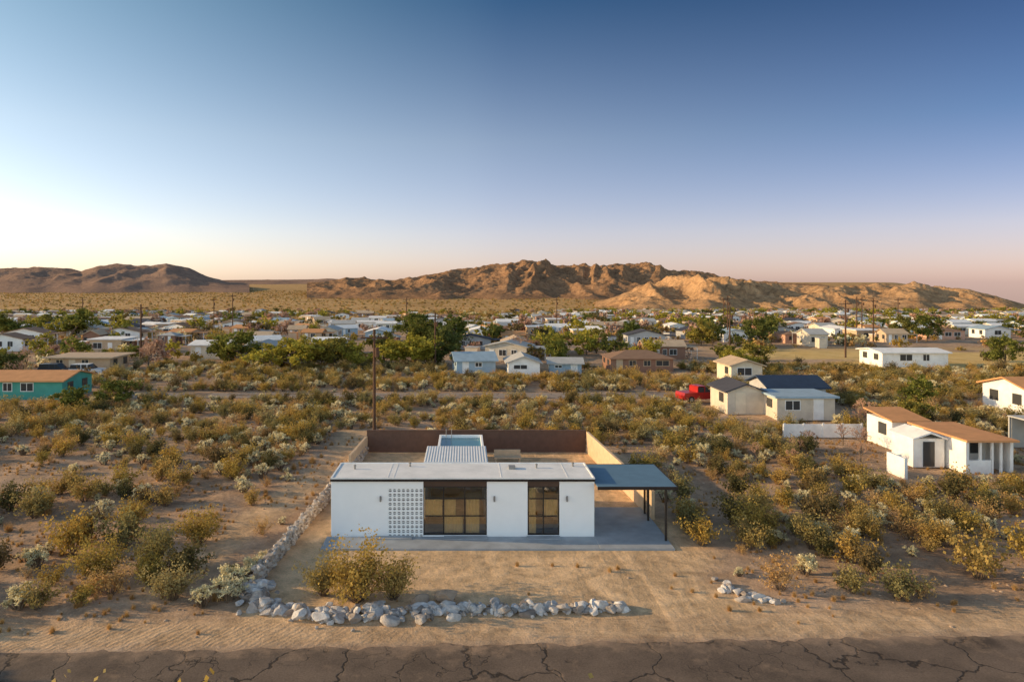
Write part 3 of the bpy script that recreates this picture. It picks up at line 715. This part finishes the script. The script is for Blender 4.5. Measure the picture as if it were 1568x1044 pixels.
b = MB()
for x in (-4.22, 1.56, 5.25):
    b.box(x-.05, x+.05, FY-.03, FY, 1.95, 2.12); b.cyl((x, FY-.08, 1.88), (x, FY-.08, 2.16), .045, .045, 10)
b.obj('wall_lights', [CHROME], H)
b = MB(); b.box(-6.95, 6.64, 33.1, FY, -.15, .09); b.box(6.643, 10.25, 33.1, 39.2, -.15, .10)
for x0, x1 in ((-1.0, 1.2), (3.2, 4.9), (-4.6, -2.6)): b.box(x0, x1, 34.25, FY-.003, .09, .13)
b.obj('patio_slab', [CONC], H, bevel=.012)
b = MB(); b.box(6.70, 10.65, 34.05, 38.25, 2.74, 2.80, 0)
b.box(6.68, 10.67, 34.0, 34.05, 2.66, 2.81, 1); b.box(10.65, 10.70, 34.05, 38.25, 2.66, 2.81, 1); b.box(6.70, 10.65, 38.25, 38.30, 2.66, 2.81, 1)
b.box(6.72, 10.6, 35.9, 36.0, 2.60, 2.735, 1)
b.obj('carport_roof', [CPROOF, FASC], H)
b = MB()
for x, y in ((10.1, 34.1), (10.0, 37.0), (10.1, 38.1)): b.box(x-.05, x+.05, y-.05, y+.05, .1, 2.735)
b.obj('carport_posts', [BLACKM], H)

# yard walls
b = MB(); b.box(-7.4, 9.35, 52.2, 52.4, 0, 1.62); b.box(-7.42, 9.37, 52.17, 52.43, 1.62, 1.68)
b.obj('brown_yard_wall', [BROWNW], bevel=.01)
b = MB(); wallseg(b, (9.45, 52.17), (10.35, 37.3), 1.6); b.obj('tan_yard_wall', [TANW], bevel=.01)
b = MB(); wallseg(b, (-7.42, 52.1), (-7.75, 46.5), 1.25); b.obj('stucco_side_wall', [TANW], bevel=.01)

Pn = empty('plunge_pool', (0.1, 0, 0))
b = MB(); x0, x1, y0, y1 = -1.9, 1.3, 46.6, 51
for q in ((x0, x1, y0, y0+.16), (x0, x1, y1-.16, y1), (x0, x0+.16, y0+.16, y1-.16), (x1-.16, x1, y0+.16, y1-.16)): b.box(*q, 0, 1.62)
b.obj('rim', [WHITE2], Pn, bevel=.01)
b = MB(); b.box(x0+.16, x1-.16, y0+.16, y1-.16, 0, 1.42); b.obj('water', [WATER], Pn)
b = MB()
for x in (x0+.5, x0+.9): b.cyl((x, y1-.1, 1.3), (x, y1-.1, 2.1), .025, .025, 6); b.cyl((x, y1-.1, 2.1), (x, y1-.6, 1.5), .025, .025, 6)
b.obj('ladder', [CHROME], Pn)
b = MB(); b.box(2.2, 4.1, 48.6, 49.4, .45, .52)
for x in (2.3, 4.0):
    for y in (48.65, 49.35): b.box(x-.04, x+.04, y-.04, y+.04, 0, .45)
b.box(2.2, 4.1, 49.35, 49.45, .52, .9)
b.obj('garden_bench', [TANW])

def pole(x, y, h, arm=True, r=.14):
    b = MB(); z = gz(x, y); b.cyl((0, 0, -.3), (0, 0, h), r, r*.7, 10)
    if arm:
        b.box(-1.1, 1.1, -.06, .06, h-.75, h-.62)
        for q in (-.95, -.35, .35, .95): b.cyl((q, 0, h-.62), (q, 0, h-.45), .035, .03, 6)
        b.cyl((.25, -.28, h-2.2), (.25, -.28, h-1.45), .17, .17, 10)
    b.obj('utility_pole', [POLEW], loc=(x, y, z))
pole(-7.2, 55, 9.2)
for x, y, h in ((-52, 110, 9.5), (-4.3, 103, 8.5), (-75, 205, 10), (58, 150, 10), (46, 118, 9), (66, 118, 10), (95, 165, 10), (-18, 215, 10), (-120, 215, 10), (30, 220, 10), (80, 210, 10), (140, 220, 10), (90, 150, 9.5), (-66, 195, 11), (105, 180, 10)): pole(x, y, h, True, .16)

# ---------------------------------------------------------------- neighbours
PALETTE = {'white': (.84, .82, .78), 'cream': (.72, .62, .47), 'tan': (.54, .40, .27), 'teal': (.08, .34, .28), 'brown': (.28, .15, .10), 'blue': (.34, .44, .52), 'grey': (.46, .45, .44), 'pink': (.60, .35, .25), 'greige': (.62, .54, .43),
           'rdark': (.07, .07, .085), 'rnavy': (.03, .05, .09), 'rorange': (.62, .30, .13), 'rgrey': (.46, .45, .43), 'rwhite': (.84, .82, .79), 'rblue': (.32, .42, .50), 'rbrown': (.28, .17, .11), 'rtan': (.54, .40, .27)}
PM = {k: simple('paint_'+k, v, .8, .12, 1.2) for k, v in PALETTE.items()}
def hmesh(b, w, d, h, kind, rh, seed=0, ov=.4):
    r = random.Random(seed)
    b[0].box(0, w, 0, d, 0, h); R_ = b[1]
    if kind == 'flat': R_.box(-ov, w+ov, -ov, d+ov, h, h+.18)
    elif kind == 'gx':
        R_.prism([(-ov, h-.08), (d/2, h+rh), (d+ov, h-.08), (d+ov, h+.06), (d/2, h+rh+.15), (-ov, h+.06)], 'x', -ov, w+ov)
        b[0].prism([(0.01, h), (d-.01, h), (d/2, h+rh-.02)], 'x', 0.01, w-.01)
    elif kind == 'gy':
        R_.prism([(-ov, h-.08), (w/2, h+rh), (w+ov, h-.08), (w+ov, h+.06), (w/2, h+rh+.15), (-ov, h+.06)], 'y', -ov, d+ov)
        b[0].prism([(0.01, h), (w-.01, h), (w/2, h+rh-.02)], 'y', 0.01, d-.01)
    elif kind == 'hip':
        q = min(w, d)/2
        R_.add([(-ov, -ov, h), (w+ov, -ov, h), (w+ov, d+ov, h), (-ov, d+ov, h), (q, d/2, h+rh), (w-q+.01, d/2, h+rh)], [(0, 1, 5, 4), (1, 2, 5), (2, 3, 4, 5), (3, 0, 4), (3, 2, 1, 0)])
    x = .8; door = False
    while x < w-1.3:
        if not door and r.random() < .4:
            b[3].box(x, x+.95, -.04, 0, .05, min(2.1, h-.1)); door = True; x += 1.9
        else:
            ww = r.choice([.9, 1.3, 1.8])
            if x+ww > w-.4: break
            zt = min(h-.28, 2.07)
            b[3].box(x-.08, x+ww+.08, -.03, 0, .92, zt+.08); b[2].box(x, x+ww, -.05, -.03, 1.0, zt); b[3].box(x+ww/2-.03, x+ww/2+.03, -.06, -.05, 1.0, zt); x += ww+r.uniform(.8, 1.8)
    y = 1.0
    while y < d-1.4:
        b[2].box(-.05, 0, y, y+1.1, 1.0, min(h-.28, 2.05)); b[2].box(w, w+.05, y, y+1.1, 1.0, min(h-.28, 2.05)); y += 2.9
def house(name, x, y, w, d, h, kind, rh, wall, roof, rot=0, seed=0, ov=.4, trim='white'):
    E = empty(name, (x, y, gz(x+w/2, y+d/2)-.02), rot); b = [MB(), MB(), MB(), MB()]
    hmesh(b, w, d, h, kind, rh, seed=seed, ov=ov)
    b[0].obj('walls', [PM[wall]], E); b[1].obj('roof', [PM[roof]], E)
    if b[2].v: b[2].obj('windows', [DGLASS], E)
    if b[3].v: b[3].obj('door_and_trim', [PM[trim]], E)
    return E
house('teal_house', -53.6, 75.5, 9.2, 6, 2.1, 'gx', .7, 'teal', 'rorange', seed=1)
house('tan_house', -59.5, 98.4, 8.5, 5.5, 2.3, 'flat', 0, 'tan', 'rtan', seed=2, ov=.8, trim='cream')
house('white_roof_house', -46, 115, 6.2, 6, 2.4, 'gx', .5, 'cream', 'rwhite', seed=3)
house('blue_cottage', -1.0, 97, 5.6, 6, 1.8, 'gx', .9, 'blue', 'rblue', seed=4, rot=.12)
house('grey_cottage', 6.2, 95, 4.4, 5.5, 1.8, 'gy', .9, 'white', 'rgrey', seed=5)
house('small_outbuilding', 12.2, 97, 4.5, 5, 1.6, 'gx', .5, 'blue', 'rgrey', seed=6, rot=-.1)
house('brown_house', 21.2, 98.4, 9, 6, 2.0, 'hip', 1.0, 'brown', 'rbrown', seed=7, trim='rtan')
house('cream_bungalow', 25.7, 66.5, 3.6, 4.6, 2.2, 'gy', .7, 'greige', 'rdark', seed=8, trim='cream', ov=.3)
house('navy_roof_house', 31.6, 70.5, 5.8, 5, 2.1, 'gx', .85, 'grey', 'rnavy', seed=9)
house('white_window_house', 29.3, 63.8, 5.4, 4.2, 2.1, 'flat', 0, 'greige', 'rblue', seed=10, ov=.3)
house('small_cream_house', 34.5, 88, 4, 5, 2.2, 'gy', .7, 'cream', 'rtan', seed=12)
house('white_ranch_house', 63.6, 103.7, 10, 6, 2.2, 'gx', .35, 'white', 'rwhite', seed=13)
E = house('orange_roof_house', 54.2, 65.3, 9, 6, 2.5, 'gx', .9, 'white', 'rorange', seed=14)
b = MB(); b.box(-.3, 9, -3.3, -.45, 2.15, 2.28)
for x in (0, 4.3, 8.8): b.box(x-.06, x+.06, -3.2, -3.08, 0, 2.15)
b.obj('porch', [PM['white']], E)
house('long_white_building', -42, 212, 16, 7, 2.6, 'flat', 0, 'white', 'rwhite', seed=15)
C = empty('white_homestead', (0, 0, 0))
b = MB(); b.box(33.2, 35.8, 52.9, 56.2, 0, 2.2); b.box(31.6, 33.8, 48.0, 50.4, 0, 2.0)
b.box(34.0, 34.2, 46.2, 51.8, 0, 2.2); b.box(37.0, 37.2, 46.2, 51.8, 0, 2.2); b.box(34.2, 37.0, 48.4, 51.8, 0, 2.2); b.box(34.2, 35.7, 46.2, 46.35, 0, .95)
for x in (35.0, 35.8, 36.4): b.box(x-.07, x+.07, 46.2, 46.34, 0.95 if x < 35.6 else 0, 2.2)
b.box(29.0, 29.2, 44.9, 46.8, 0, 1.4); b.box(29.2, 29.9, 46.6, 46.8, 0, 1.2)
b.obj('walls', [PM['white']], C)
b = MB()
b.add([(33.0, 52.6, 2.2), (36.1, 52.6, 2.2), (36.1, 56.4, 2.6), (33.0, 56.4, 2.6), (33.0, 52.6, 2.32), (36.1, 52.6, 2.32), (36.1, 56.4, 2.72), (33.0, 56.4, 2.72)], [(0, 3, 2, 1), (4, 5, 6, 7), (0, 1, 5, 4), (1, 2, 6, 5), (2, 3, 7, 6), (3, 0, 4, 7)])
b.box(33.85, 37.4, 45.9, 52.1, 2.22, 2.36); b.obj('roof', [PM['rorange']], C)
b = MB(); b.prism([(31.4, 1.97), (32.7, 2.4), (33.83, 1.97), (33.83, 2.07), (32.7, 2.52), (31.4, 2.07)], 'y', 47.7, 50.6); b.obj('gable_roof', [PM['rwhite']], C)
b = MB(); b.box(32.3, 33.1, 47.96, 48.0, .05, 1.8); b.box(34.5, 35.2, 48.36, 48.4, .05, 1.9); b.box(35.9, 36.7, 48.36, 48.4, .9, 1.8); b.box(33.15, 33.2, 53.6, 54.6, 1, 1.9); b.box(34.0, 34.8, 52.86, 52.9, 1, 1.8); b.obj('windows_and_doors', [DGLASS], C)
b = MB(); b.box(43, 49, 48, 54, 2.4, 2.5)
for x in (43.1, 48.9):
    for y in (48.1, 53.9): b.box(x-.06, x+.06, y-.06, y+.06, 0, 2.4)
b.box(42.9, 49.1, 47.9, 48, 2.32, 2.56); b.box(43.2, 49, 53.8, 53.95, 0, 2.3)
b.obj('carport', [PM['rgrey']], C)
b = MB()
for i in range(14): b.box(37.9+i*.16, 38.0+i*.16, 46.0, 46.05, 0, 1.15)
b.box(37.9, 40.1, 46.05, 46.09, .2, .3); b.box(37.9, 40.1, 46.05, 46.09, .85, .95); b.obj('picket_fence', [PM['white']])
b = MB(); b.box(26.8, 33.4, 57.2, 57.35, 0, 1.1)
for i in range(5): b.box(26.8+i*1.62, 26.95+i*1.62, 57.14, 57.2, 0, 1.2)
b.obj('white_fence', [PM['white']])

KINDS = []
walls = ['cream', 'tan', 'white', 'blue', 'grey', 'tan', 'pink', 'brown', 'cream', 'tan', 'white', 'white', 'brown', 'greige']
roofs = ['rgrey', 'rtan', 'rbrown', 'rwhite', 'rdark', 'rorange', 'rbrown', 'rgrey', 'rwhite', 'rwhite', 'rblue', 'rwhite', 'rtan', 'rgrey']
for i in range(14):
    r = random.Random(i+50); w = r.uniform(5.5, 11); d = r.uniform(5, 7); h = r.uniform(2.2, 2.7); kind = r.choice(['flat', 'gx', 'gx', 'gy', 'hip', 'gx'])
    bs = [MB(), MB(), MB(), MB()]; hmesh(bs, w, d, h, kind, r.uniform(.5, 1.1), seed=i+3)
    B = MB()
    for k, q in enumerate(bs): B.add([(v[0]-w/2, v[1], v[2]) for v in q.v], q.f, k)
    if r.random() < .5: B.box(w/2, w/2+3.5, .5, 5.5, h-.25, h-.12, 1); B.box(w/2+3.3, w/2+3.4, .6, .7, 0, h-.25, 3); B.box(w/2+3.3, w/2+3.4, 5.3, 5.4, 0, h-.25, 3)
    if r.random() < .6: B.box(-w/2-5, -w/2-2.5, 3, 5.2, 0, 2.0, 0); B.box(-w/2-5.1, -w/2-2.4, 2.9, 5.3, 2.0, 2.1, 1)
    KINDS.append(B.mesh('distant_house', [PM[walls[i]], PM[roofs[i]], DGLASS, PM['white']]))
placed = []; cnt = 0
for _ in range(26000):
    if cnt >= 900: break
    y = math.sqrt(R.uniform(118**2, 600**2)); row = 14.0; y = 116+round((y-116)/row)*row+R.uniform(-6, 6)
    x = R.uniform(-.8, .95)*y
    u = x/y
    if u < 0.14 and y > 450 and R.random() < .9: continue
    if -0.30 < u < 0.14 and y > 270 and R.random() < .88: continue
    if -0.12 < u < 0.08 and y > 200 and R.random() < .5: continue
    if y < 180 and R.random() < .35: continue
    if 88 < y < 140 and x > 46: continue
    if blocked(x, y, 5): continue
    if any(abs(x-a) < 10 and abs(y-c) < 8 for a, c in placed): continue
    placed.append((x, y)); cnt += 1
    s = R.uniform(.6, .9)
    link('distant_house', R.choice(KINDS), (x, y, gz(x, y)-.05), R.choice([0, 0, math.pi/2, R.uniform(-.6, .6)]), (s, s, R.uniform(.75, .95)))
print('houses', cnt)

def car_mesh(name, col, suv=True):
    P_ = simple('car_paint_'+name, col, .3, .03)
    RB = simple('tyre_rubber', (.02, .02, .02), .8)
    b = MB()
    b.prism([(-2.2, .35), (2.2, .35), (2.25, .75), (2.1, 1.0), (1.1, 1.08), (-2.15, 1.08), (-2.25, .8)], 'y', -.9, .9, 0)
    top = [(-2.1, 1.08), (1.1, 1.08), (.45, 1.66), (-1.9, 1.68)] if suv else [(-.6, 1.08), (1.1, 1.08), (.45, 1.6), (-.5, 1.6)]
    b.prism(top, 'y', -.78, .78, 1)
    b.box(top[3][0]+.02, top[2][0]-.02, -.76, .76, 1.665, 1.72, 0)
    for x in (-.55, .25): b.box(x-.05, x+.05, -.8, .8, 1.08, 1.66, 0)
    for x in (-1.4, 1.4):
        for s in (-1, 1): b.cyl((x, s*.72, .36), (x, s*.93, .36), .36, .36, 16, 2); b.cyl((x, s*.93, .36), (x, s*.94, .36), .2, .2, 10, 3)
    b.box(2.2, 2.27, -.8, -.5, .72, .88, 3); b.box(2.2, 2.27, .5, .8, .72, .88, 3)
    return b.mesh(name, [P_, DGLASS, RB, CHROME])
SUV = car_mesh('suv', (.8, .8, .8)); REDP = car_mesh('pickup', (.42, .025, .02), False); DKC = car_mesh('dark_suv', (.05, .06, .08))
link('parked_suv', SUV, (-52.5, 95.3, gz(-52.5, 95.3)), .1); link('parked_pickup_truck', REDP, (25.3, 73.6, gz(25.3, 73.6)+.1), .25)
link('parked_suv', DKC, (-57, 95.5, gz(-57, 95.5)), 0)
for i in range(26):
    a, c = R.choice(placed[:]); link('parked_car', R.choice([SUV, DKC, SUV]), (a+R.uniform(-5, 5), c-4, gz(a, c-4)), R.choice([0, 1.57]))

# ---------------------------------------------------------------- light, sky, camera
s = Vector((-math.cos(math.radians(SUN_EL))*math.cos(math.radians(SUN_A)), math.cos(math.radians(SUN_EL))*math.sin(math.radians(SUN_A)), math.sin(math.radians(SUN_EL))))
sl = bpy.data.lights.new('sun', 'SUN'); sl.energy = 5.0; sl.angle = math.radians(.5); sl.color = (1.0, .71, .37)
so = bpy.data.objects.new('sun', sl); scene.collection.objects.link(so); so.rotation_euler = s.to_track_quat('Z', 'Y').to_euler(); so.location = (-40, 10, 30)
w = bpy.data.worlds.new('World'); scene.world = w; w.use_nodes = True; nt = w.node_tree; bg = nt.nodes['Background']
sk = nt.nodes.new('ShaderNodeTexSky'); sk.sky_type = 'NISHITA'; sk.sun_disc = False; sk.sun_elevation = math.radians(SUN_EL); sk.sun_rotation = math.radians(-90+SUN_A)
sk.air_density = 1.0; sk.dust_density = 1.0; sk.ozone_density = 2.0; sk.altitude = 900
# hazy bright air toward the sun, deep clear blue away from it
tc = nt.nodes.new('ShaderNodeTexCoord'); sx = nt.nodes.new('ShaderNodeSeparateXYZ'); nt.links.new(tc.outputs['Generated'], sx.inputs[0])
z = math_n(nt, 'MAXIMUM', sx.outputs[2], 0.0)
gl = ramp(nt, z, [(0.0, (.66, .58, .64)), (0.07, (.80, .66, .64)), (0.20, (.80, .67, .58)), (0.38, (.58, .60, .50)), (1.0, (.46, .40, .30))])
gc = ramp(nt, z, [(0.0, (.62, .49, .62)), (0.07, (.68, .52, .58)), (0.20, (.60, .49, .48)), (0.38, (.17, .25, .31)), (1.0, (.34, .33, .28))])
gr = ramp(nt, z, [(0.0, (.52, .38, .48)), (0.07, (.52, .39, .46)), (0.20, (.24, .26, .34)), (0.38, (.07, .12, .20)), (1.0, (.30, .30, .28))])
fx = math_n(nt, 'MULTIPLY_ADD', sx.outputs[0], 0.5); nt.nodes[-1].inputs[2].default_value = 0.5
f1 = ramp(nt, fx, [(0.2, 0.0), (0.53, 1.0)]); f2 = ramp(nt, fx, [(0.5, 0.0), (0.82, 1.0)])
g = mixc(nt, f2, mixc(nt, f1, gl, gc), gr)
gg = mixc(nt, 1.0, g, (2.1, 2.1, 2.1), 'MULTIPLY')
gg = mixc(nt, ramp(nt, math_n(nt, 'MULTIPLY', sx.outputs[1], -1.0), [(0.0, 0.0), (0.4, 1.0)]), gg, (2.85, 2.35, 1.9))  # sky behind the camera boosted and warmed, added fill light for the shaded facade
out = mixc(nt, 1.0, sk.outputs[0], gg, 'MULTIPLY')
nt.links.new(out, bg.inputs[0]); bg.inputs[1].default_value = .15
cam = bpy.data.cameras.new('camera'); co = bpy.data.objects.new('camera', cam); scene.collection.objects.link(co); scene.camera = co
co.location = (0, 0, CAMH); co.rotation_euler = (math.radians(90), 0, 0); cam.lens = 24; cam.sensor_width = 36; cam.shift_x = .0472; cam.shift_y = -.0574; cam.clip_end = 20000; cam.clip_start = .1
scene.view_settings.view_transform = 'Standard'; scene.view_settings.look = 'None'; scene.view_settings.exposure = 0
